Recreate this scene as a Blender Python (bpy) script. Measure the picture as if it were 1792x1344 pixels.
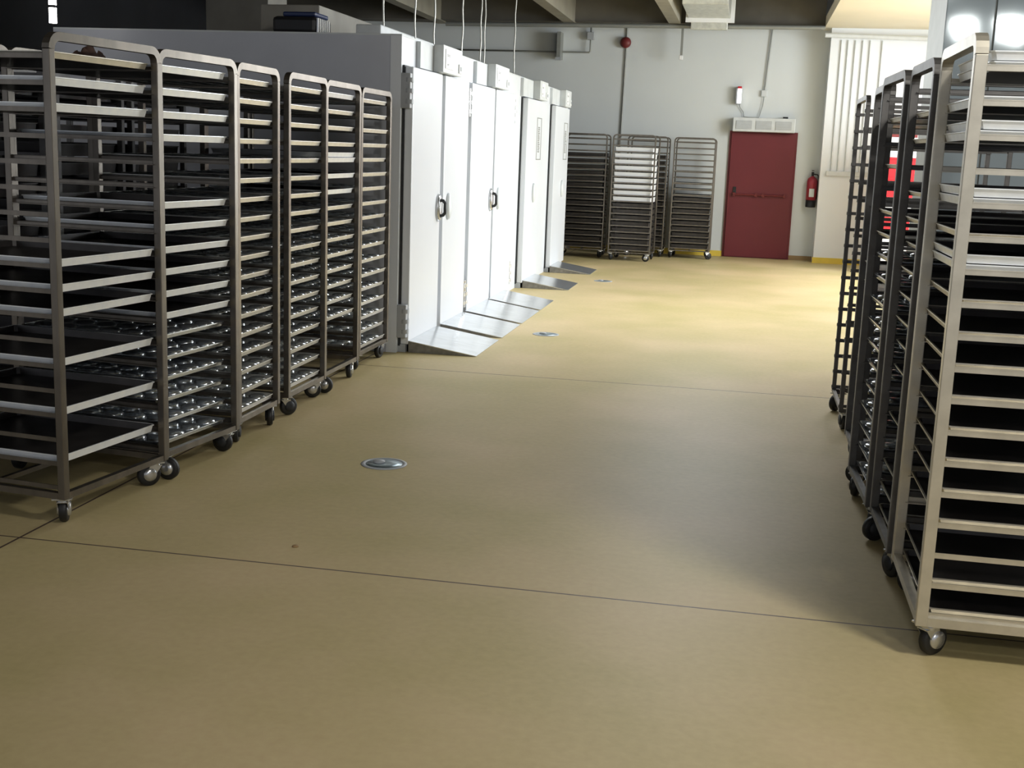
import bpy, bmesh, math, random
from mathutils import Vector, Matrix
random.seed(7)
for o in list(bpy.data.objects): bpy.data.objects.remove(o)
scene = bpy.context.scene
COL = scene.collection
PI = math.pi

# ---------------------------------------------------------------- camera
CAM = Vector((0, 0, 1.6))
yaw, pitch, roll = math.radians(10.623), math.radians(10.968), math.radians(2.109)
fwd = Vector((-math.sin(yaw)*math.cos(pitch), math.cos(yaw)*math.cos(pitch), -math.sin(pitch)))
rgt = Vector((math.cos(yaw), math.sin(yaw), 0)); upv = rgt.cross(fwd)
r_ = rgt*math.cos(roll) + upv*math.sin(roll)
u_ = -rgt*math.sin(roll) + upv*math.cos(roll)
cam = bpy.data.cameras.new('camera'); cam.sensor_width = 36; cam.lens = 2114.1/1792*36; cam.clip_end = 200
co = bpy.data.objects.new('camera', cam); COL.objects.link(co)
co.matrix_world = Matrix(((r_.x, u_.x, -fwd.x, CAM.x), (r_.y, u_.y, -fwd.y, CAM.y), (r_.z, u_.z, -fwd.z, CAM.z), (0, 0, 0, 1)))
scene.camera = co

# ---------------------------------------------------------------- view, world, lights
scene.view_settings.view_transform = 'Standard'; scene.view_settings.look = 'None'
scene.view_settings.gamma = 1; scene.view_settings.use_curve_mapping = False
scene.view_settings.exposure = 0.14
w = bpy.data.worlds.new('world'); scene.world = w; w.use_nodes = True
w.node_tree.nodes['Background'].inputs[0].default_value = (.78, .82, .9, 1)
w.node_tree.nodes['Background'].inputs[1].default_value = .54

def area(name, loc, target, sx, sy, power, col=(1, 1, 1)):
    l = bpy.data.lights.new(name, 'AREA'); l.shape = 'RECTANGLE'; l.size = sx; l.size_y = sy; l.energy = power; l.color = col
    o = bpy.data.objects.new(name, l); COL.objects.link(o); o.location = loc
    o.rotation_euler = (Vector(target)-Vector(loc)).to_track_quat('-Z', 'Y').to_euler()
    return o
area('daylight_window_right', (6.0, 13.6, 2.1), (-2.5, 12.2, 0.6), 7.0, 2.6, 740, (.88, .94, 1))
area('bay_lamps_right', (3.2, 16.0, 3.45), (2.6, 16.0, 0), 2.5, 4.0, 300, (.93, .97, 1))
area('aisle_lamps', (-0.5, 11.6, 3.55), (-0.7, 9.4, 0), 1.2, 5.0, 130, (.95, .98, 1))
area('flood_light_glow', (3.01, -1.93, 3.62), (0.9, 4.0, 0.6), .28, .28, 34, (1, .97, .9))
area('flood_light_glow', (3.66, -1.93, 3.62), (0.9, 4.5, 0.6), .34, .34, 42, (1, .97, .9))
area('near_lamp', (1.9, 2.5, 3.72), (0.4, 3.6, 0), .5, .5, 64, (1, .97, .9))

# ---------------------------------------------------------------- materials
def mat(name, col, rough=.5, metal=0, var=.06, scale=8, bump=0, emit=None, es=1, stretch=None):
    m = bpy.data.materials.new(name); m.use_nodes = True
    nt = m.node_tree; b = nt.nodes['Principled BSDF']
    b.inputs['Roughness'].default_value = rough; b.inputs['Metallic'].default_value = metal
    tc = nt.nodes.new('ShaderNodeTexCoord'); src = tc.outputs['Object']
    if stretch:
        mp = nt.nodes.new('ShaderNodeMapping'); mp.inputs['Scale'].default_value = stretch
        nt.links.new(src, mp.inputs[0]); src = mp.outputs[0]
    n = nt.nodes.new('ShaderNodeTexNoise'); n.inputs['Scale'].default_value = scale; n.inputs['Detail'].default_value = 4
    nt.links.new(src, n.inputs['Vector'])
    r = nt.nodes.new('ShaderNodeValToRGB')
    r.color_ramp.elements[0].position = .3; r.color_ramp.elements[1].position = .7
    r.color_ramp.elements[0].color = tuple(max(0, c*(1-var)) for c in col)+(1,)
    r.color_ramp.elements[1].color = tuple(min(1, c*(1+var)) for c in col)+(1,)
    nt.links.new(n.outputs['Fac'], r.inputs[0]); nt.links.new(r.outputs[0], b.inputs['Base Color'])
    if bump:
        bp = nt.nodes.new('ShaderNodeBump'); bp.inputs['Strength'].default_value = bump; bp.inputs['Distance'].default_value = .01
        nt.links.new(n.outputs['Fac'], bp.inputs['Height']); nt.links.new(bp.outputs[0], b.inputs['Normal'])
    if emit:
        b.inputs['Emission Color'].default_value = tuple(emit)+(1,); b.inputs['Emission Strength'].default_value = es
    return m
M = {}
M['steel'] = mat('rack steel', (.19, .17, .145), .34, .85, .18, 14, stretch=(1, 1, .3))
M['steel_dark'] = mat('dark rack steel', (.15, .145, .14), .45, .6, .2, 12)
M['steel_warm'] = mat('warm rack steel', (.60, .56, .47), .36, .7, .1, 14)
M['alu'] = mat('tray aluminium', (.92, .96, 1.0), .3, .2, .06, 20)
M['alu_rim'] = mat('dulled tray rim', (.66, .65, .61), .36, .7, .08, 14)
M['alu_dark'] = mat('used tray metal', (.72, .76, .80), .2, .9, .1, 9)
M['tray_coat_shade'] = mat('dark tray coat with painted shade', (.05, .045, .043), .35, .35, .3, 9)  # dark coat that also carries the shade inside the racks as colour
M['rubber'] = mat('black wheel rubber', (.012, .012, .012), .5)
M['zinc'] = mat('bright zinc', (.62, .63, .64), .25, .8)
M['panel'] = mat('white cabinet panel', (.76, .79, .83), .32, 0, .012, 2)
M['panel_shaded'] = mat('cabinet panel with side shade', (.56, .58, .64), .4, 0, .04, 3)  # darker copy of the panel white, shade of the camera-facing side in the colour
M['gasket'] = mat('black gasket', (.02, .022, .025), .6)
M['grey'] = mat('grey plastic', (.42, .44, .46), .45)
M['lightgrey'] = mat('light grey plastic', (.66, .69, .70), .4)
M['wall'] = mat('pale wall paint', (.70, .735, .74), .6, 0, .04, .7)
M['wall_white'] = mat('white wall paint', (.84, .87, .90), .5, 0, .02, 1)
M['unlit_wall'] = mat('wall blackened as unlit space', (.008, .008, .01), .7, 0, .4, 2)  # black colour stands in for the unlit space on the left
M['concrete'] = mat('raw concrete', (.30, .285, .25), .8, 0, .18, 2.5, .3)
M['ceil'] = mat('dark ceiling concrete', (.13, .12, .10), .85, 0, .3, 1.2, .3)
M['beam'] = mat('painted beam', (.30, .28, .22), .7, 0, .1, 3)
M['soffit'] = mat('cream soffit', (.82, .75, .58), .6, 0, .04, 1)
M['drain'] = mat('tarnished steel', (.26, .25, .23), .45, .4, .25, 20)
M['drain_cover'] = mat('blue grey drain steel', (.27, .33, .36), .35, .7, .3, 20)
M['galv'] = mat('galvanised duct', (.66, .67, .62), .35, .5, .15, 12)
M['pipe'] = mat('grey pipe', (.30, .31, .29), .5, .3)
M['redpaint'] = mat('red door paint', (.155, .018, .026), .45, 0, .06, 2)
M['red'] = mat('signal red', (.58, .02, .03), .4)
M['darkred'] = mat('dull red', (.16, .02, .02), .5)
M['yellow'] = mat('yellow skirting', (.78, .58, .08), .5)
M['brown'] = mat('brown skirting', (.34, .22, .10), .6)
M['blue'] = mat('dark blue casing', (.02, .035, .11), .35)
M['black'] = mat('black plastic', (.012, .012, .014), .45)
M['white'] = mat('white plastic', (.86, .87, .88), .35, 0, .01)
M['cloth'] = mat('brown cloth', (.13, .075, .06), .9, 0, .4, 18, .5)
M['ramp'] = mat('ramp steel', (.74, .77, .80), .2, .8, .14, 5, stretch=(1, 5, 1))
M['lamp'] = mat('lamp glow', (1, 1, 1), .5, emit=(1, .98, .95), es=9)
M['gloss'] = mat('polished blue grey panel', (.46, .54, .58), .05, .15, .03, 1)
M['ink'] = mat('print ink', (.06, .06, .07), .6)

def floor_mat():
    m = bpy.data.materials.new('cream resin floor'); m.use_nodes = True
    nt = m.node_tree; b = nt.nodes['Principled BSDF']; L = nt.links
    tc = nt.nodes.new('ShaderNodeTexCoord')
    def noise(sc, det):
        n = nt.nodes.new('ShaderNodeTexNoise'); n.inputs['Scale'].default_value = sc; n.inputs['Detail'].default_value = det
        L.new(tc.outputs['Object'], n.inputs['Vector']); return n
    n1 = noise(.9, 4); n2 = noise(30, 3)
    r = nt.nodes.new('ShaderNodeValToRGB')
    r.color_ramp.elements[0].position = .35; r.color_ramp.elements[1].position = .68
    r.color_ramp.elements[0].color = (.50, .415, .195, 1); r.color_ramp.elements[1].color = (.635, .50, .285, 1)
    L.new(n1.outputs['Fac'], r.inputs[0])
    mx = nt.nodes.new('ShaderNodeMixRGB'); mx.blend_type = 'OVERLAY'; mx.inputs[0].default_value = .12
    L.new(r.outputs[0], mx.inputs[1]); L.new(n2.outputs['Fac'], mx.inputs[2])
    sep = nt.nodes.new('ShaderNodeSeparateXYZ'); L.new(tc.outputs['Object'], sep.inputs[0])
    def line(out, pos, hw):
        a = nt.nodes.new('ShaderNodeMath'); a.operation = 'SUBTRACT'; L.new(out, a.inputs[0]); a.inputs[1].default_value = pos
        c = nt.nodes.new('ShaderNodeMath'); c.operation = 'ABSOLUTE'; L.new(a.outputs[0], c.inputs[0])
        d = nt.nodes.new('ShaderNodeMath'); d.operation = 'LESS_THAN'; L.new(c.outputs[0], d.inputs[0]); d.inputs[1].default_value = hw
        return d.outputs[0]
    o = None
    for out, pos, hw in ((sep.outputs[1], 4.195, .0048), (sep.outputs[1], 8.43, .006), (sep.outputs[0], -2.775, .0055)):
        l = line(out, pos, hw)
        if o is None: o = l
        else:
            a = nt.nodes.new('ShaderNodeMath'); a.operation = 'MAXIMUM'; L.new(o, a.inputs[0]); L.new(l, a.inputs[1]); o = a.outputs[0]
    m2 = nt.nodes.new('ShaderNodeMixRGB'); L.new(o, m2.inputs[0]); L.new(mx.outputs[0], m2.inputs[1]); m2.inputs[2].default_value = (.10, .065, .055, 1)
    L.new(m2.outputs[0], b.inputs['Base Color'])
    b.inputs['Roughness'].default_value = .5; b.inputs['Specular IOR Level'].default_value = .3
    bp = nt.nodes.new('ShaderNodeBump'); bp.inputs['Strength'].default_value = .12; bp.inputs['Distance'].default_value = .004
    L.new(n2.outputs['Fac'], bp.inputs['Height']); L.new(bp.outputs[0], b.inputs['Normal'])
    return m
M['floor'] = floor_mat()

# ---------------------------------------------------------------- mesh helpers
class MB:
    def __init__(s): s.v = []; s.f = []; s.sm = []
    def add(s, vs, fs, smooth=False):
        n = len(s.v); s.v += [tuple(v) for v in vs]; s.f += [tuple(i+n for i in f) for f in fs]; s.sm += [smooth]*len(fs); return s
    def box(s, a, b, bev=0):
        x0, y0, z0 = a; x1, y1, z1 = b
        if bev <= 0:
            return s.add([(x0,y0,z0),(x1,y0,z0),(x1,y1,z0),(x0,y1,z0),(x0,y0,z1),(x1,y0,z1),(x1,y1,z1),(x0,y1,z1)],
                         [(0,3,2,1),(4,5,6,7),(0,1,5,4),(1,2,6,5),(2,3,7,6),(3,0,4,7)])
        bm = bmesh.new(); bmesh.ops.create_cube(bm, size=1)
        for v in bm.verts: v.co = Vector(((x0+x1)/2+v.co.x*(x1-x0), (y0+y1)/2+v.co.y*(y1-y0), (z0+z1)/2+v.co.z*(z1-z0)))
        bmesh.ops.bevel(bm, geom=bm.edges[:], offset=bev, segments=2, affect='EDGES', profile=.5)
        bm.verts.index_update(); s.add([v.co[:] for v in bm.verts], [[v.index for v in f.verts] for f in bm.faces]); bm.free(); return s
    def sweep(s, pts, rad, n=8, square=False, closed=False, smooth=True):
        pts = [Vector(p) for p in pts]; N = len(pts)
        rings = []; prevn = None
        for i, p in enumerate(pts):
            if closed: t = (pts[(i+1) % N]-pts[i-1]).normalized()
            elif i == 0: t = (pts[1]-pts[0]).normalized()
            elif i == N-1: t = (pts[-1]-pts[-2]).normalized()
            else: t = ((pts[i+1]-p).normalized()+(p-pts[i-1]).normalized()).normalized()
            ref = prevn if prevn is not None else (Vector((1, 0, 0)) if abs(t.x) < .9 else Vector((0, 1, 0)))
            a = (ref-t*ref.dot(t)).normalized(); b = t.cross(a); prevn = a
            ring = []
            if square:
                for sx, sy in ((1,1),(-1,1),(-1,-1),(1,-1)): ring.append(p+a*rad*sx+b*rad*sy)
            else:
                for k in range(n): ring.append(p+a*rad*math.cos(2*PI*k/n)+b*rad*math.sin(2*PI*k/n))
            rings.append(ring)
        k = len(rings[0]); vs = [v for r in rings for v in r]; fs = []
        for i in range(N if closed else N-1):
            j = (i+1) % N
            for q in range(k): fs.append((i*k+q, i*k+(q+1) % k, j*k+(q+1) % k, j*k+q))
        if not closed: fs.append(tuple(range(k))[::-1]); fs.append(tuple((N-1)*k+q for q in range(k)))
        return s.add(vs, fs, smooth and not square)
    def cyl(s, a, b, r, n=20, r2=None):
        a = Vector(a); b = Vector(b); t = (b-a).normalized(); r2 = r if r2 is None else r2
        ref = Vector((1, 0, 0)) if abs(t.x) < .9 else Vector((0, 1, 0)); u = (ref-t*ref.dot(t)).normalized(); w = t.cross(u)
        vs = [a+u*r*math.cos(2*PI*k/n)+w*r*math.sin(2*PI*k/n) for k in range(n)]+[b+u*r2*math.cos(2*PI*k/n)+w*r2*math.sin(2*PI*k/n) for k in range(n)]
        s.add(vs, [(k, (k+1) % n, n+(k+1) % n, n+k) for k in range(n)], True)
        s.add(vs, [tuple(range(n))[::-1], tuple(range(n, 2*n))]); return s
    def lathe(s, prof, c, axis='z', n=24):
        vs = []; fs = []
        for r, h in prof:
            for k in range(n):
                x, y = r*math.cos(2*PI*k/n), r*math.sin(2*PI*k/n)
                p = {'z': (x, y, h), 'y': (x, h, y), 'x': (h, x, y)}[axis]
                vs.append((c[0]+p[0], c[1]+p[1], c[2]+p[2]))
        for i in range(len(prof)-1):
            for k in range(n): fs.append((i*n+k, i*n+(k+1) % n, (i+1)*n+(k+1) % n, (i+1)*n+k))
        fs.append(tuple(range(n))[::-1]); fs.append(tuple((len(prof)-1)*n+k for k in range(n)))
        return s.add(vs, fs, True)
    def mesh(s, name, m):
        me = bpy.data.meshes.new(name); me.from_pydata(s.v, [], s.f); me.materials.append(m)
        me.polygons.foreach_set('use_smooth', s.sm); me.update()
        bm = bmesh.new(); bm.from_mesh(me); bmesh.ops.recalc_face_normals(bm, faces=bm.faces[:]); bm.to_mesh(me); bm.free()
        return me
    def build(s, name, m, parent=None): return link(name, s.mesh(name, m), parent)
def link(name, me, parent=None, loc=None):
    o = bpy.data.objects.new(name, me); COL.objects.link(o)
    if parent is not None: o.parent = parent
    if loc: o.location = loc
    return o
def tag(o, label, cat, group=None):
    o['label'] = label; o['category'] = cat
    if group: o['group'] = group
    return o
def thing(name, label, cat, loc=(0, 0, 0), rz=0, group=None):
    o = bpy.data.objects.new(name, None); COL.objects.link(o); o.location = loc; o.rotation_euler = (0, 0, rz); o.empty_display_size = .1
    return tag(o, label, cat, group)
def struct(name, mb, m):
    o = mb.build(name, m); o['kind'] = 'structure'; return o

# ---------------------------------------------------------------- the shell
YW = 20.3
struct('floor', MB().box((-9.2, -3.0, -.1), (6.4, YW+.3, 0)), M['floor'])
struct('ceiling', MB().box((-9.2, -3.0, 4.25), (6.4, YW+.3, 4.4)), M['ceil'])
struct('wall_back', MB().box((-9.2, YW, 0), (6.4, YW+.25, 4.25)), M['wall'])
struct('wall_left', MB().box((-9.4, 2.0, 0), (-9.2, YW, 4.25)), M['unlit_wall'])
struct('wall_right', MB().box((6.2, 2.0, 0), (6.4, YW, 4.25)), M['wall_white'])
struct('wall_right_pier', MB().box((1.08, YW-.4, 0), (6.2, YW, 3.62)), M['wall_white'])
struct('ceiling_soffit', MB().box((.97, 15.0, 3.62), (6.2, YW, 3.78)), M['soffit'])
struct('baseboard_back', MB().box((-2.9, YW-.015, 0), (-.36, YW, .09)), M['yellow'])
struct('baseboard_door_side', MB().box((.69, YW-.015, 0), (1.08, YW, .07)), M['brown'])
struct('baseboard_right', MB().box((1.065, YW-.415, 0), (6.2, YW-.4, .09)), M['yellow'])
for i, x in enumerate((-5.2, -3.0, -1.32)):
    struct('trim_%d' % (i+1), MB().box((x-.09, 8.0, 3.62), (x+.09, YW, 4.25)), M['beam'])
struct('trim_4', MB().box((-9.2, YW-.5, 3.64), (.97, YW, 4.25)), M['ceil'])
struct('trim_5', MB().box((-9.2, 17.0, 3.9), (.97, 17.3, 4.25)), M['ceil'])
o = struct('trim_6', MB().box((-6.5, 14.0, 0), (-5.72, 14.6, 4.25)), M['concrete'])

# ---------------------------------------------------------------- racks
PITCH = .1018; Z0 = .152; NL = 18
cache = {}
def rack_meshes(w, d, h, z0, pitch, n, t, ml, ext=0, xtop=False, rail_h=.019):
    key = (w, d, h, z0, pitch, n, t, ml, ext, xtop)
    if key in cache: return cache[key]
    m = M[ml]; r = t/2; R = .05; K = {}
    K['post'] = MB().box((-r, -r, .115), (r, r, h-R-r+.001), .003).mesh('post', m)
    pts = [(0, 0, h-R-r), ]
    for k in range(1, 6):
        a = PI/2*k/5; pts.append((0, R-R*math.cos(a), h-R-r+R*math.sin(a)))
    span = d if xtop else w
    pts += [(0, span-p[1], p[2]) for p in pts[::-1]]
    K['top_rail'] = MB().sweep(pts, r, square=True).mesh('top_rail', m)
    b = MB(); zb = .115
    for y in (0, w): b.box((r, y-r*.8, zb), (d-r, y+r*.8, zb+t*.8))
    for x in (0, d): b.box((x-r*.8, r, zb), (x+r*.8, w-r, zb+t*.8))
    b.box((d*.5-r*.6, r, zb), (d*.5+r*.6, w-r, zb+t*.6))
    K['base_frame'] = b.mesh('base_frame', m)
    L = MB(); L.box((r*.4-ext, -.0015, 0), (d-r*.4+ext, .0015, rail_h)); L.box((r*.4-ext, .0015, 0), (d-r*.4+ext, .03, .003))
    L.box((r*.4-ext, -.003, rail_h-.003), (d-r*.4+ext, .0015, rail_h))
    K['tray_rail'] = L.mesh('tray_rail', m)
    # caster: plate, fork, wheel
    f = MB(); f.box((-.04, -.035, .108), (.04, .035, .114)); f.cyl((0, 0, .095), (0, 0, .108), .026)
    for s in (-1, 1):
        x = .021*s
        f.add([(x-.0015, -.03, .098), (x-.0015, .03, .098), (x-.0015, .045, .045), (x-.0015, .015, .038),
               (x+.0015, -.03, .098), (x+.0015, .03, .098), (x+.0015, .045, .045), (x+.0015, .015, .038)],
              [(0, 1, 2, 3), (7, 6, 5, 4), (0, 4, 5, 1), (1, 5, 6, 2), (2, 6, 7, 3), (3, 7, 4, 0)])
    f.box((-.021, -.028, .094), (.021, .028, .098))
    K['fork'] = f.mesh('caster', M['zinc'])
    wl = MB().lathe([(.03, -.016), (.049, -.016), (.054, -.010), (.054, .010), (.049, .016), (.03, .016)], (0, .028, .054), 'x', 28)
    K['wheel'] = wl.mesh('wheel', M['rubber'])
    K['hub'] = MB().lathe([(.008, -.027), (.03, -.0255), (.032, -.016), (.032, .016), (.03, .0255), (.008, .027)], (0, .028, .056), 'x', 20).mesh('hub_cap', M['zinc'])
    K['hubd'] = K['hub'].copy(); K['hubd'].materials[0] = M['gasket']
    cache[key] = K; return K

def make_rack(label, x, y, rz, w=.68, d=.80, h=1.985, z0=Z0, pitch=PITCH, n=NL, t=.034, ml='steel', ext=0, xtop=False, spin=None, group='tray racks'):
    K = rack_meshes(w, d, h, z0, pitch, n, t, ml, ext, xtop)
    R = thing('bakery_rack', label, 'rack', (x, y, 0), rz, group)
    for px in (0, d):
        for py in (0, w): link('post', K['post'], R, (px, py, 0))
        if not xtop: link('top_rail', K['top_rail'], R, (px, 0, 0))
    if xtop:
        for py in (0, w):
            o = link('top_rail', K['top_rail'], R, (0, py, 0)); o.rotation_euler = (0, 0, -PI/2)
    link('base_frame', K['base_frame'], R)
    for k in range(n):
        link('tray_rail', K['tray_rail'], R, (0, 0, z0+k*pitch))
        o = link('tray_rail', K['tray_rail'], R, (d, w, z0+k*pitch)); o.rotation_euler = (0, 0, PI)
    for px, py in ((.03, .03), (.03, w-.03), (d-.03, .03), (d-.03, w-.03)):
        c = link('caster', K['fork'], R, (px, py, 0)); c.rotation_euler = (0, 0, spin if spin is not None and (px, py) == (.03, .03) else random.uniform(-1.7, 1.7)+(PI if py > .1 else 0))
        link('wheel', K['wheel'], c); link('hub_cap', K['hub'] if spin is not None or random.random() < .25 else K['hubd'], c)
    R['_w'] = w; R['_d'] = d
    info[R.name] = dict(w=w, d=d, z0=z0, pitch=pitch, x=x, y=y, rz=rz)
    return R
info = {}

def tray_mesh(w, d, lip, ml, fluted=False, n=5):
    key = ('tray', w, d, lip, ml, fluted)
    if key in cache: return cache[key]
    b = MB(); t = .0016; fl = .006
    # walls slope outward slightly, rim rolled outward
    x0, x1, y0, y1 = 0, d, 0, w
    def loop(ins, z):
        c = .012; xs0, xs1, ys0, ys1 = x0+ins, x1-ins, y0+ins, y1-ins
        return [(xs0+c, ys0, z), (xs1-c, ys0, z), (xs1, ys0+c, z), (xs1, ys1-c, z), (xs1-c, ys1, z), (xs0+c, ys1, z), (xs0, ys1-c, z), (xs0, ys0+c, z)]
    loops = [loop(.010, .0), loop(.004, lip-.005), loop(0, lip-.004), loop(0, lip), loop(.0065, lip), loop(.0115, t)]
    if fluted: loops = loops
    vs = [v for l in loops for v in l]; fs = []
    for i in range(len(loops)-1):
        for k in range(8): fs.append((i*8+k, i*8+(k+1) % 8, (i+1)*8+(k+1) % 8, (i+1)*8+k))
    if not fluted:
        fs.append(tuple(range(8))[::-1]); fs.append(tuple(5*8+k for k in range(8)))
        b.add(vs, fs); me = b.mesh('baking_tray', M[ml])
        me.materials.append(M['tray_coat_shade'])
        for p in me.polygons:
            if (abs(p.normal.z) > .95 and p.area > .1) or 32 <= p.index < 40: p.material_index = 1  # inner walls take the dark coat to stand in for shade
    else:
        b.add(vs, fs)
        b.add([(.010, .010, .003), (d-.010, .010, .003), (d-.010, w-.010, .003), (.010, w-.010, .003)], [(0, 1, 2, 3)])
        prof = [(.054, .003), (.0525, .012), (.049, .020), (.040, .0265), (.022, .030), (.002, .031)]
        for i in range(6):
            for j in range(4):
                b.lathe(prof, (.010+(d-.020)*(i+.5)/6, .010+(w-.020)*(j+.5)/4, 0), 'z', 16)
        me = b.mesh('bun_tray', M[ml]); me.materials.append(M['alu_dark'])
        for p in me.polygons:
            if p.use_smooth: p.material_index = 1
    cache[key] = me; return me
_o = 'first second third fourth fifth sixth seventh eighth ninth tenth eleventh twelfth thirteenth fourteenth fifteenth sixteenth seventeenth eighteenth nineteenth twentieth'.split()
_o += ['twenty-'+q for q in _o[:9]]
ORD = ['topmost']+[q+' from top' for q in _o[1:]]
def load(rack, levels, where, lip=.030, out=0, jit=.008):
    """levels: list of (level, kind, count) kind F flat bright, D flat dark, C corrugated"""
    I = info[rack.name]; w, d = I['w'], I['d']; seq = sorted(levels, key=lambda q: -q[0]); idx = 0
    ca, sa = math.cos(I['rz']), math.sin(I['rz'])
    for lev in seq:
        k, kind, cnt = lev[:3]; off = lev[3] if len(lev) > 3 else 0
        for c in range(cnt-1, -1, -1):
            me = {'F': lambda: tray_mesh(w-.050, d-.03, lip, 'alu'), 'D': lambda: tray_mesh(w-.050, d-.03, lip*.8, 'steel_warm'),
                  'C': lambda: tray_mesh(w-.050, d-.03, .022, 'alu_dark', True), 'A': lambda: tray_mesh(w-.050, d-.03, .026, 'alu_rim', True), 'T': lambda: tray_mesh(w-.050, d-.03, .066, 'tray_coat_shade'), 'W': lambda: tray_mesh(w-.050, d-.03, .074, 'white')}[kind]()  # T trays are near-black all over, filling racks where shade falls
            lx = .012+off+random.uniform(-jit, jit)-out; ly = .025+random.uniform(-.001, .001); z = I['z0']+k*I['pitch']+.0035+c*(lip+.003)
            nm = 'bun_tray' if kind in 'CA' else 'baking_tray'
            o = link(nm, me); o.location = (I['x']+ca*lx-sa*ly, I['y']+sa*lx+ca*ly, z); o.rotation_euler = (0, 0, I['rz'])
            desc = {'F': 'flat bright metal tray', 'D': 'flat dull metal tray', 'C': 'dark dimpled bun tray', 'A': 'dimpled bun tray', 'T': 'deep tray coloured as rack shade', 'W': 'deep white tray'}[kind]
            tag(o, '%s, %s, in %s' % (desc, ORD[idx], where), 'baking tray', 'trays in '+where)
            idx += 1

# left row (fronts face the aisle): origin at the far front post, local x runs away from the aisle
def left(label, xf, ynear, yfar, yawd=0, **k):
    w = round(yfar-ynear, 3)
    return make_rack(label, xf, yfar, PI+math.radians(yawd), w=w, group='racks in the left row', **k)
rk1 = left('tall steel bakery rack nearest the camera on the left, half empty', -2.60, 4.375, 5.085, -7)
rk2 = left('tall steel rack with bright flat trays above dark trays, second in the left row', -2.54, 5.125, 5.765, -7)
rk3 = left('steel rack full of dimpled bun trays, third in the left row', -2.585, 5.90, 6.44)
rk4 = left('steel rack full of dimpled bun trays, fourth in the left row after the gap', -2.590, 6.62, 7.24)
rk5 = left('steel rack with thick stacked trays midway up, fifth in the left row', -2.62, 7.33, 7.99)
rk6 = left('steel rack at the far end of the left row beside the white cabinet', -2.66, 8.16, 8.84)
load(rk1, [(17, 'D', 1), (16, 'F', 1, .01), (15, 'F', 1, .01), (9, 'F', 1), (8, 'F', 1), (7, 'F', 1), (5, 'F', 1), (3, 'F', 1), (1, 'F', 1, .01)], 'the nearest left rack', .033, .0)
load(rk2, [(k, 'F', 1) for k in (17, 16, 15, 14, 11, 10, 9, 8, 7, 6)]+[(k, 'C', 1, .03) for k in (5, 4, 3, 2, 1, 0)], 'the second left rack', .032, 0)
load(rk3, [(k, 'A', 1) for k in range(0, 18)], 'the third left rack', .03)
load(rk4, [(k, 'A', 1) for k in range(0, 18)], 'the fourth left rack', .03)
load(rk5, [(17, 'F', 1), (16, 'A', 1), (15, 'A', 1), (14, 'A', 1), (13, 'F', 2), (12, 'F', 1), (11, 'F', 1)]+[(k, 'A', 1) for k in range(3, 11)], 'the fifth left rack', .03)
load(rk6, [(k, 'A', 1, -.01) for k in range(0, 18)], 'the sixth left rack', .03)
# the cloth on the uppermost tray of the first rack
c = MB(); N = 14; vs = []; fs = []
for i in range(N):
    for j in range(N):
        u, v = i/(N-1)-.5, j/(N-1)-.5; e = max(0, 1-(u*u+v*v)*4.0)
        vs.append((u*.16+random.uniform(-.004, .004), v*.30+random.uniform(-.004, .004), .002+e*.075*(.5+.6*random.random())))
for i in range(N-1):
    for j in range(N-1): fs.append((i*N+j, i*N+j+1, (i+1)*N+j+1, (i+1)*N+j))
n0 = len(vs); c.add(vs+[(x, y, -.001) for x, y, z in vs], fs+[tuple(q+n0 for q in f[::-1]) for f in fs], True)
cl = c.build('cloth', M['cloth']); cl.location = (-2.80, 4.87, Z0+17*PITCH+.007)
tag(cl, 'crumpled brown cloth lying on the top tray of the nearest left rack', 'cloth')

# racks standing behind the left row
for i, (y0, lab) in enumerate(((5.15, 'empty rack standing behind the nearest left rack, seen through it'), (5.95, 'dim rack standing behind the third left rack'), (6.75, 'dim rack standing behind the fourth left rack'))):
    r = make_rack(lab, -3.62, y0+.68, PI, ml='steel_dark', group='racks behind the left row')  # rear racks get darker steel in place of the shade there
    load(r, [(k, 'T', 1) for k in ((16, 15, 14, 12, 11, 9, 8, 7, 6, 4, 2) if i == 0 else range(17))], ['the rear rack behind the nearest one', 'the second rear rack on the left', 'the third rear rack on the left'][i])

# right row: origin at the near front post, local x runs away from the aisle
def right(label, xf, y0, y1, yawd=0, **k):
    return make_rack(label, xf, y0, math.radians(yawd), w=round(y1-y0, 3), group='racks in the right row', z0=.142, pitch=.1025, **k)
rr1 = right('large steel rack nearest the camera on the right, with doubled trays', .655, 3.95, 4.62, 0, ml='steel_warm', h=2.0, t=.038, spin=math.radians(-50))
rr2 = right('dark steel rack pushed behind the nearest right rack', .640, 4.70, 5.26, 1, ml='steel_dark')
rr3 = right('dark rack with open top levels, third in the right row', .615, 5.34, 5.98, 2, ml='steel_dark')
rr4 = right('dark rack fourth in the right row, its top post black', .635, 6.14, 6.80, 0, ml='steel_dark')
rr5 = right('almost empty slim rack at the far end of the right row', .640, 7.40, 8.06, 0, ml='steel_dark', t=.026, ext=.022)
load(rr1, [(17, 'F', 2, .02), (16, 'F', 1), (15, 'F', 2), (13, 'F', 2), (12, 'D', 1), (11, 'F', 2), (10, 'D', 1), (9, 'D', 1), (8, 'D', 1), (7, 'D', 1), (6, 'D', 1), (5, 'D', 1), (4, 'D', 1), (3, 'D', 1), (1, 'D', 1), (0, 'D', 1)], 'the nearest right rack', .028, 0, .004)
load(rr2, [(k, 'D', 1) for k in (16, 15, 13, 12, 11, 10, 9, 8, 7, 6, 4, 2, 1, 0)], 'the second right rack', .022)
load(rr3, [(16, 'D', 1), (14, 'D', 1), (12, 'D', 1), (11, 'D', 1)]+[(k, 'C', 1) for k in range(0, 11)], 'the third right rack', .022)
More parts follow.
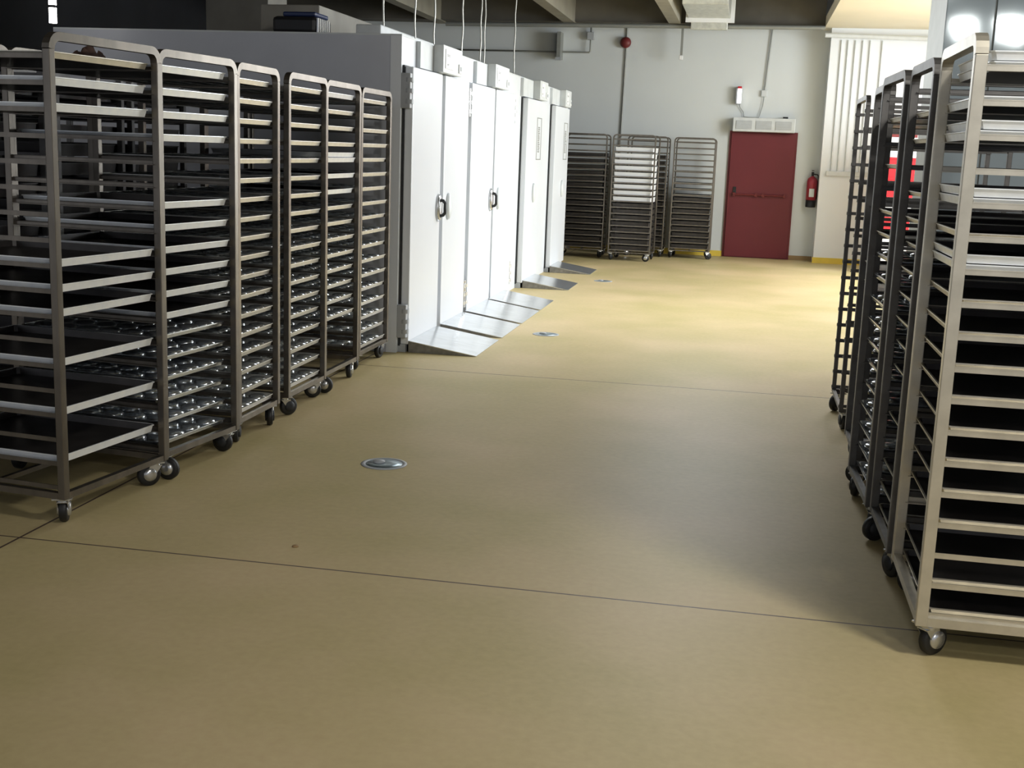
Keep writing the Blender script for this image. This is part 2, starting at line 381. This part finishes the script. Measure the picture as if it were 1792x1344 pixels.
load(rr4, [(16, 'D', 1), (9, 'D', 1), (8, 'D', 1)]+[(k, 'C', 1) for k in range(0, 7)], 'the fourth right rack', .022)

# racks by the back wall: rails face the camera
bk = dict(xtop=True, h=1.89, z0=.15, pitch=.092, n=19, t=.022, group='racks by the back wall')
b1 = make_rack('steel rack by the back wall, partly hidden by the white cabinets', -2.86, 18.75, math.radians(1), w=.60, d=.68, ml='steel', **bk)
b2 = make_rack('steel rack by the back wall holding bright white trays', -2.045, 18.45, math.radians(-2), w=.60, d=.63, ml='steel', **bk)
b3 = make_rack('rack against the back wall, half hidden behind its neighbours', -1.92, 19.45, 0, w=.60, d=.62, ml='steel', **bk)
b4 = make_rack('empty steel rack by the back wall, closest to the red door', -1.19, 19.45, 0, w=.60, d=.63, ml='steel', **bk)
def load_back(r, lv, where, lip): load(r, lv, where, lip)
load_back(b1, [(k, 'T', 1) for k in range(0, 16)], 'the back wall rack beside the cabinets', .02)
load_back(b2, [(k, 'W', 1) for k in range(8, 17)]+[(k, 'T', 1) for k in range(0, 8)], 'the back wall rack with white trays', .034)
load_back(b3, [(k, 'T', 1) for k in range(0, 16)], 'the rack hidden at the back wall', .02)
load_back(b4, [(k, 'T', 1) for k in range(0, 9)]+[(k, 'D', 1) for k in (9, 10, 11, 13)], 'the back wall rack near the red door', .03)  # near-black trays added to paint the lower levels darker, as in shade

# ---------------------------------------------------------------- proofing cabinets
XF = -2.634; XB = -5.5; ZT = 2.41
def cabinet(label, y0, y1, doors, ctrl, near=False):
    T = thing('proofing_cabinet', label, 'cabinet', (XF, y0, 0), 0, 'white proofing cabinets')
    # everything local to (XF, y0, 0)
    L = y1-y0; D = XB-XF
    MB().box((D, .004 if not near else 0, 0), (-.02, L-.002, ZT)).build('body', M['panel_shaded'], T)
    f = MB(); f.box((-.02, 0, 0), (0, L-.002, ZT), .002); f.build('front_panel', M['panel'], T)
    if near: MB().box((-.085, -.006, 0), (.002, 0, ZT), .001).build('corner_trim', M['panel'], T)
    MB().box((D, 0, ZT), (0, L-.002, ZT+.012)).build('roof_edge', M['lightgrey'], T)
    for i, (a, b, hy, hinge) in enumerate(doors):
        a -= y0; b -= y0
        MB().box((0, a-.012, .05), (.016, b+.012, 2.20)).build('door_gasket', M['gasket'], T)
        dr = MB().box((.016, a, .062), (.082, b, 2.19), .008).build('door', M['panel'], T)
        h = hy-y0
        dark = hinge == 'near' and len(doors) > 1
        hp = MB().lathe([(.0, .082), (.062, .082), (.066, .088), (.060, .104), (.048, .112), (.0, .114)], (0, 0, 0), 'x', 28)
        hp.v = [(x_, y_*1.0+h, z_*1.75+1.10) for x_, y_, z_ in hp.v]
        pl = hp.build('handle_plate', M['zinc'] if dark else M['lightgrey'], dr)
        if dark:
            hb = MB(); hb.sweep([(.10, h-.02, 1.165), (.135, h-.02, 1.16), (.15, h-.02, 1.14), (.15, h-.02, 1.06), (.135, h-.02, 1.04), (.10, h-.02, 1.03)], .014, 10)
            hb.build('lever', M['black'], dr)
        for z in ((.12, 1.88) if len(doors) > 1 else ()):
            hy_ = a-.03 if hinge != 'far' else b+.03
            q = MB(); q.box((.0, hy_-.028, z), (.075, hy_+.028, z+.26), .006)
            for zz in (.05, .13, .21): q.cyl((.06, hy_, z+zz-.016), (.06, hy_, z+zz+.016), .034, 12)
            q.build('hinge', M['zinc'] if i or not near else M['grey'], T)
        MB().box((.0, a-.005, .0), (.06, a+.05, .062)).build('door_foot', M['grey'], T)
    for (a, b, c0, c1) in ctrl:
        a -= y0; b -= y0; c0 -= y0; c1 -= y0
        MB().box((0, a, 2.205), (.035, b, ZT-.004)).build('header_plate', M['lightgrey'], T)
        bx = MB().box((.035, c0, 2.20), (.12, c1, ZT+.01), .006).build('control_box', M['lightgrey'], T)
        MB().box((.12, c0+.06, 2.235), (.126, c0+.06+(c1-c0)*.42, ZT-.02), .002).build('display', M['white'], bx)
        p = MB()
        for z, l in ((2.345, .10), (2.335, .10), (2.27, .07), (2.262, .05)): p.box((.126, c0+.10, z), (.1265, c0+.10+l, z+.004))
        p.build('print', M['ink'], bx)
        s = MB().box((.12, c1-.14, 2.225), (.132, c1-.05, 2.30), .003).build('switch_plate', M['white'], bx)
        MB().box((.132, c1-.115, 2.245), (.137, c1-.075, 2.28), .002).build('switch', M['grey'], bx)
    return T
cabinet('white double-door proofing cabinet nearest the camera, beside the left racks', 9.05, 11.05, [(9.10, 10.00, 9.93, 'near'), (10.11, 10.98, 10.27, 'far')], [(9.46, 10.52, 9.86, 10.52)], True)
cabinet('white double-door proofing cabinet, second along the row', 11.05, 13.62, [(11.12, 12.13, 12.03, 'near'), (12.21, 13.20, 12.40, 'far')], [(11.48, 12.63, 11.95, 12.63)])
c3 = cabinet('white single-door proofing cabinet with a vertical label, third along the row', 13.62, 15.75, [(13.98, 15.28, 14.5, 'near')], [(13.9, 15.1, 14.55, 15.1)])
c4 = cabinet('white single-door proofing cabinet at the far end of the row', 15.75, 17.62, [(16.05, 17.25, 16.75, 'near')], [(15.97, 17.1, 16.6, 17.1)])
for T, y, y0 in ((c3, 14.78, 13.62), (c4, 16.95, 15.75)):
    dr = [c for c in T.children if c.name.startswith('door') and not c.name.startswith('door_')][0]
    l = y-y0
    b = MB()   # outline of the label
    for (ya, yb, za, zb) in ((l-.16, l+.16, 1.98, 1.99), (l-.16, l+.16, 1.49, 1.50), (l-.16, l-.13, 1.49, 1.99), (l+.13, l+.16, 1.49, 1.99)): b.box((.082, ya, za), (.084, yb, zb))
    for k in range(14):
        z = 1.58+k*.022; b.box((.082, l-.07, z), (.084, l-.07+random.uniform(.09, .13), z+.015))
    b.build('door_label', M['pipe'], dr)

# ramps
for i, (y0, y1, lab) in enumerate(((9.10, 9.98, 'steel floor ramp at the near door of the first cabinet'), (10.12, 10.97, 'steel floor ramp at the far door of the first cabinet'),
                                  (11.06, 12.02, 'steel floor ramp at the near door of the second cabinet'), (12.10, 12.94, 'steel floor ramp at the far door of the second cabinet'),
                                  (14.02, 14.85, 'steel floor ramp in front of the third cabinet'), (16.02, 16.75, 'steel floor ramp in front of the farthest cabinet'))):
    T = thing('floor_ramp', lab, 'ramp', (-2.55, y0, 0), 0, 'steel ramps at the cabinet doors'); l = y1-y0
    q = MB(); q.add([(0, 0, .092), (0, l, .092), (.55, l, .006), (.55, 0, .006), (0, 0, .086), (0, l, .086), (.55, l, 0), (.55, 0, 0)],
                    [(0, 3, 2, 1), (4, 5, 6, 7), (0, 1, 5, 4), (1, 2, 6, 5), (2, 3, 7, 6), (3, 0, 4, 7)]); q.build('ramp_plate', M['ramp'], T)
    for y in (0, l-.006):
        q = MB(); q.add([(0, y, .085), (.54, y, 0), (0, y, 0), (0, y+.006, .085), (.54, y+.006, 0), (0, y+.006, 0)], [(0, 1, 2), (5, 4, 3), (0, 3, 4, 1), (1, 4, 5, 2), (2, 5, 3, 0)])
        q.build('side_plate', M['drain'], T)

# things on top of the cabinets
T = thing('compressor_unit', 'dark blue compressor unit on top of the nearest white cabinet', 'compressor', (-3.52, 9.30, ZT+.012))
MB().box((-.20, -.12, .0), (.16, .25, .13), .03).build('casing', M['black'], T)
MB().box((-.12, -.10, .13), (.15, .2, .165), .012).build('lid', M['blue'], T)
q = MB()
for k in range(7): q.box((.16, -.10+k*.04, .01), (.172, -.08+k*.04, .12))
q.build('cooling_fin', M['zinc'], T)
tag(MB().box((-4.05, 9.75, ZT+.012), (-3.54, 13.4, ZT+.29), .01).build('air_duct', M['concrete']), 'grey air duct lying along the cabinet tops behind the compressor', 'duct')
tag(MB().box((-3.02, 9.12, ZT+.012), (-2.82, 11.2, ZT+.085), .01).build('cable_box', M['lightgrey']), 'long pale cable box on the front edge of the cabinet tops', 'box')
cabs = ((638, -2.95, 9.6), (727, -2.80, 10.0), (755, -2.82, 10.7), (805, -2.78, 11.6), (835, -2.78, 12.4), (845, -2.85, 12.9), (895, -2.78, 14.2))
names = ['leftmost, above the cable box end', 'second from the left, over the first control box', 'third from the left, behind the first control box', 'fourth from the left, over the second cabinet',
         'fifth from the left, over the second cabinet', 'sixth from the left, close beside its neighbour', 'rightmost, above the third cabinet']
for i, (px, x, y) in enumerate(cabs):
    b = MB(); pts = []
    for k in range(24):
        z = ZT+.012+(4.25-ZT-.012)*k/23; pts.append((x+.004*math.sin(k*1.3+i), y+.004*math.cos(k*1.7), z))
    b.sweep(pts, .0075, 8)
    tag(b.build('drop_cable', M['galv']), 'braided silver ceiling cable, '+names[i], 'cable', 'cables above the cabinets')

# bright pipe at far left, its highlights made as an added glow
T = thing('glowing_pipe', 'bright vertical pipe with added glow behind the nearest left rack top', 'lamp', (-5.225, 8.6, 0))
MB().cyl((0, 0, 2.41), (0, 0, 2.52), .028).build('tube', M['lamp'], T)  # emission stands in for the highlights on a pipe
MB().cyl((0, 0, 2.54), (0, 0, 2.60), .028).build('tube', M['lamp'], T)
MB().cyl((0, 0, 2.52), (0, 0, 2.54), .03).build('joint', M['black'], T)
MB().cyl((0, 0, 2.60), (0, 0, 4.25), .008).build('cord', M['black'], T)

# ---------------------------------------------------------------- back wall fittings
y = YW
T = thing('door_1', 'red steel double fire door in the back wall', 'door', (-.337, y, 0)); T['kind'] = 'structure'; del T['label']; del T['category']
MB().box((-.03, -.03, 0), (1.044, 0, 2.03)).build('door_frame', M['redpaint'], T)
MB().box((0, -.055, .01), (1.014, -.03, 2.0), .004).build('door_leaf', M['redpaint'], T)
q = MB(); q.cyl((.10, -.10, 1.02), (.90, -.10, 1.02), .012, 12)
for x in (.10, .45, .56, .90): q.box((x-.02, -.11, .99), (x+.02, -.055, 1.05), .004)
q.build('push_bar', M['darkred'], T)
MB().box((.08, -.07, 1.02), (.13, -.055, 1.14), .003).build('lock_plate', M['black'], T)

T = thing('air_curtain', 'white air curtain unit with three grilles above the red door', 'air curtain', (-.33, y, 2.02))
MB().box((0, -.22, 0), (.98, 0, .22), .012).build('casing', M['lightgrey'], T)
for k in range(3):
    g = MB().box((.05+k*.31, -.226, .04), (.30+k*.31, -.22, .17)).build('grille', M['grey'], T)
    s = MB()
    for j in range(7): s.box((.055+k*.31, -.232, .05+j*.017), (.295+k*.31, -.226, .057+j*.017))
    s.build('slats', M['lightgrey'], g)
q = MB().box((.78, -.12, .22), (.86, -.04, .25)); q.build('cable_entry', M['black'], T)

T = thing('emergency_light', 'slim white emergency lamp with a red tip on the back wall above the door', 'emergency light', (-.27, y, 2.45))
MB().box((-.045, -.10, 0), (.045, 0, .27), .008).build('housing', M['grey'], T)
MB().box((-.02, -.16, .01), (.045, -.10, .24), .01).build('diffuser', mat('emergency glow', (1, 1, 1), .4, emit=(1, 1, 1), es=1.5), T)
MB().box((-.02, -.155, .24), (.045, -.10, .275), .006).build('indicator', M['red'], T)
T = thing('junction_box', 'small grey junction box on a drop conduit above the air curtain', 'junction box', (.13, y, 2.58))
MB().box((-.045, -.05, 0), (.045, 0, .10), .006).build('box', M['lightgrey'], T)
MB().cyl((.0, -.03, .10), (.06, -.03, 1.1), .011, 8).build('conduit', M['pipe'], T)
b = MB().sweep([(-.25, y-.05, 2.445), (-.235, y-.03, 2.40), (-.18, y-.03, 2.33), (-.165, y-.03, 2.255), (-.10, y-.04, 2.25), (.07, y-.04, 2.25), (.09, y-.03, 2.32), (.12, y-.03, 2.44), (.13, y-.03, 2.58)], .006, 6)
tag(b.build('cable', M['pipe']), 'thin cable looping from the emergency lamp to the junction box', 'cable')

T = thing('alarm_bell', 'round red alarm bell high on the back wall conduit', 'alarm bell', (-2.13, y, 3.37))
MB().lathe([(.085, 0), (.09, -.03), (.075, -.06), (.04, -.08), (.01, -.085)], (0, -.04, 0), 'y').build('gong', M['darkred'], T)
MB().box((-.05, -.04, -.05), (.05, 0, .05), .004).build('base', M['black'], T)
tag(MB().cyl((-2.145, y-.02, 1.2), (-2.12, y-.02, 3.31), .013, 8).build('wall_conduit', M['pipe']), 'vertical conduit running down the back wall below the red bell', 'conduit')
tag(MB().cyl((-2.12, y-.02, 3.43), (-2.12, y-.02, 3.64), .013, 8).build('wall_conduit', M['pipe']), 'short conduit rising from the red bell to the ceiling edge', 'conduit')
T = thing('wall_bracket', 'dark hanging bracket on the back wall left of the red bell', 'bracket', (-3.19, y-.3, 3.08))
MB().box((-.03, 0, 0), (.03, .3, .42)).build('arm', M['pipe'], T)
MB().box((-.045, -.02, -.03), (.05, .02, .02)).build('foot', M['grey'], T)
T = thing('water_pipe', 'thin pipe along the back wall stepping up near the bracket', 'pipe', (0, 0, 0))
MB().sweep([(-5.2, y-.08, 3.20), (-2.72, y-.08, 3.20), (-2.70, y-.08, 3.22), (-2.70, y-.08, 3.64)], .014, 8).build('tube', M['pipe'], T)
MB().box((-2.76, y-.12, 3.40), (-2.64, y-.02, 3.52), .01).build('valve', M['grey'], T)
T = thing('pendant_rod', 'dark rod with a white end fixed on the back wall right of the bell', 'rod', (-1.21, y-.3, 3.10))
MB().box((-.018, -.02, .05), (.018, .02, .54)).build('rod', M['pipe'], T)
MB().box((-.03, -.03, 0), (.03, .03, .07), .01).build('tip', M['white'], T)
tag(MB().cyl((-5.0, YW-.60, 3.56), (.97, YW-.60, 3.60), .035, 12).build('overhead_pipe', M['pipe']), 'long grey pipe crossing the hall under the ceiling at the back wall', 'pipe')
T = thing('air_duct', 'stepped galvanised duct with flanges under the ceiling, right of centre', 'duct', (-1.12, 14.0, 0))
MB().box((0, 0, 3.80), (.64, 3.6, 4.18), .01).build('duct_section', M['galv'], T)
MB().box((-.03, 3.6, 3.74), (.68, 3.66, 4.2)).build('flange', M['white'], T)
MB().box((.02, 3.66, 3.68), (.66, 5.4, 4.05), .01).build('duct_section', M['galv'], T)
MB().box((-.02, 5.4, 3.62), (.72, 5.46, 4.08)).build('flange', M['white'], T)
MB().box((.06, 5.46, 3.52), (.62, 5.62, 3.9), .01).build('duct_section', M['galv'], T)

T = thing('fire_extinguisher', 'red fire extinguisher hanging on the wall right of the red door', 'fire extinguisher', (.985, y-.11, .86))
MB().lathe([(.02, 0), (.075, .005), (.08, .02), (.08, .12)], (0, 0, 0)).build('foot', M['black'], T)
MB().lathe([(.082, .12), (.082, .42), (.07, .46), (.03, .49), (.02, .50)], (0, 0, 0)).build('cylinder', mat('extinguisher red', (.36, .03, .05), .35), T)
MB().box((-.04, -.086, .17), (.04, -.078, .30), .003).build('label', M['lightgrey'], T)
q = MB(); q.cyl((0, 0, .50), (0, 0, .55), .02, 10); q.box((-.02, -.09, .55), (.015, .03, .565)); q.box((-.02, -.08, .58), (.015, .03, .592)); q.build('valve', M['black'], T)
MB().sweep([(.02, 0, .53), (.08, 0, .52), (.10, 0, .45), (.095, 0, .25), (.09, 0, .14)], .011, 8).build('hose', M['black'], T)
MB().box((-.03, .08, .3), (.03, .115, .46)).build('wall_hook', M['grey'], T)

# conduits and trough on the white pier
yp = YW-.4
for i, x in enumerate((1.24, 1.34, 1.45, 1.56, 1.67, 1.85)):
    zb = 1.46 if i < 5 else 1.40
    tag(MB().cyl((x, yp-.02, zb), (x, yp-.02, 3.44), .012, 8).build('wall_conduit', M['lightgrey']),
        'thin vertical conduit on the white pier, %s of the six' % ['leftmost', 'second from left', 'third from left', 'fourth from left', 'fifth from left', 'rightmost'][i], 'conduit', 'conduits on the white pier')
tag(MB().box((1.17, yp-.05, 1.38), (1.80, yp, 1.45), .004).build('cable_trough', M['lightgrey']), 'pale horizontal cable trough joining the pier conduits', 'cable trough')
tag(MB().cyl((.98, yp-.12, 3.50), (5.6, yp-.12, 3.42), .035, 12).build('overhead_pipe', M['lightgrey']), 'pale pipe running across the top of the white pier', 'pipe')

# crates, seen through the right racks
k = 0
for j in range(3):
    for i in range(8):
        m_ = ('white', 'white', 'red', 'white', 'red', 'red', 'white', 'darkred')[(i+j*3) % 8]
        q = MB(); x0 = 1.90+j*.46+random.uniform(-.01, .01); z = i*.282
        q.box((x0, 18.3, z), (x0+.40, 18.8, z+.02)); q.box((x0, 18.3, z+.02), (x0+.40, 18.32, z+.25)); q.box((x0, 18.78, z+.02), (x0+.40, 18.8, z+.25))
        q.box((x0, 18.32, z+.02), (x0+.02, 18.78, z+.25)); q.box((x0+.38, 18.32, z+.02), (x0+.40, 18.78, z+.25))
        q.box((x0-.008, 18.292, z+.25), (x0+.408, 18.31, z+.28)); q.box((x0-.008, 18.79, z+.25), (x0+.408, 18.808, z+.28))
        q.box((x0-.008, 18.31, z+.25), (x0+.012, 18.79, z+.28)); q.box((x0+.388, 18.31, z+.25), (x0+.408, 18.79, z+.28))
        tag(q.build('crate', M[m_]), '%s plastic crate, %s up in the %s stack beyond the right racks' % ({'darkred': 'dark red'}.get(m_, m_), _o[i], ['left', 'middle', 'right'][j]), 'crate', 'stacked crates beyond the right racks')

# tall machine with polished front behind the right racks
T = thing('oven_cabinet', 'tall blue-grey polished machine behind the right racks reflecting the lamps', 'oven', (1.24, 9.0, 0))
MB().box((0, .02, .08), (2.6, .85, 3.2)).build('body', M['pipe'], T)
for a, b in ((0.0, .315), (.325, 1.2), (1.21, 2.6)): MB().box((a, 0, .08), (b, .02, 3.2), .003).build('front_panel', M['gloss'], T)
MB().box((.05, .05, 0), (2.55, .8, .08)).build('plinth', M['black'], T)

# ---------------------------------------------------------------- ceiling lamps (lit)
for i, (x, yy, lx) in enumerate(((3.01, -2.0, .28), (3.66, -2.0, .34))):
    T = thing('flood_light', ['smaller square floodlight hanging behind the camera, mirrored in the polished machine', 'larger square floodlight hanging behind the camera, mirrored in the polished machine'][i], 'floodlight', (x, yy, 3.62), 0, 'floodlights')
    MB().box((-lx/2, .03, -lx/2), (lx/2, .045, lx/2), .004).build('diffuser', M['lamp'], T)
    MB().box((-lx/2-.03, -.06, -lx/2-.03), (lx/2+.03, .03, lx/2+.03), .01).build('housing', M['grey'], T)
    MB().cyl((0, -.02, lx/2+.03), (0, -.02, .63), .01, 8).build('cord', M['black'], T)

# ---------------------------------------------------------------- floor drains
for i, (x, yy) in enumerate(((-1.73, 5.76), (-1.68, 10.5), (-1.74, 15.3))):
    T = thing('floor_drain', 'round steel floor drain, %s' % ['nearest, in front of the left racks', 'middle one, beside the ramps', 'farthest, near the last ramp'][i], 'drain', (x, yy, 0), 0, 'floor drains')
    MB().lathe([(.118, 0), (.118, .003), (.10, .005), (.098, .002)], (0, 0, 0)).build('ring', M['grey'], T)
    q = MB().lathe([(.094, .0), (.094, .003), (.04, .005), (.01, .005)], (0, 0, 0)); q.build('cover', M['drain_cover'], T)
    MB().lathe([(.032, .005), (.03, .014), (.006, .016)], (-.03, .01, 0)).build('knob', M['grey'], T)
tag(MB().lathe([(.013, 0), (.012, .005), (.004, .008)], (-1.69, 4.41, 0)).build('pebble', M['brown']), 'small brown crumb lying on the floor near the joint', 'crumb')

for o in bpy.data.objects:
    for k_ in ('_w', '_d'):
        if k_ in o: del o[k_]
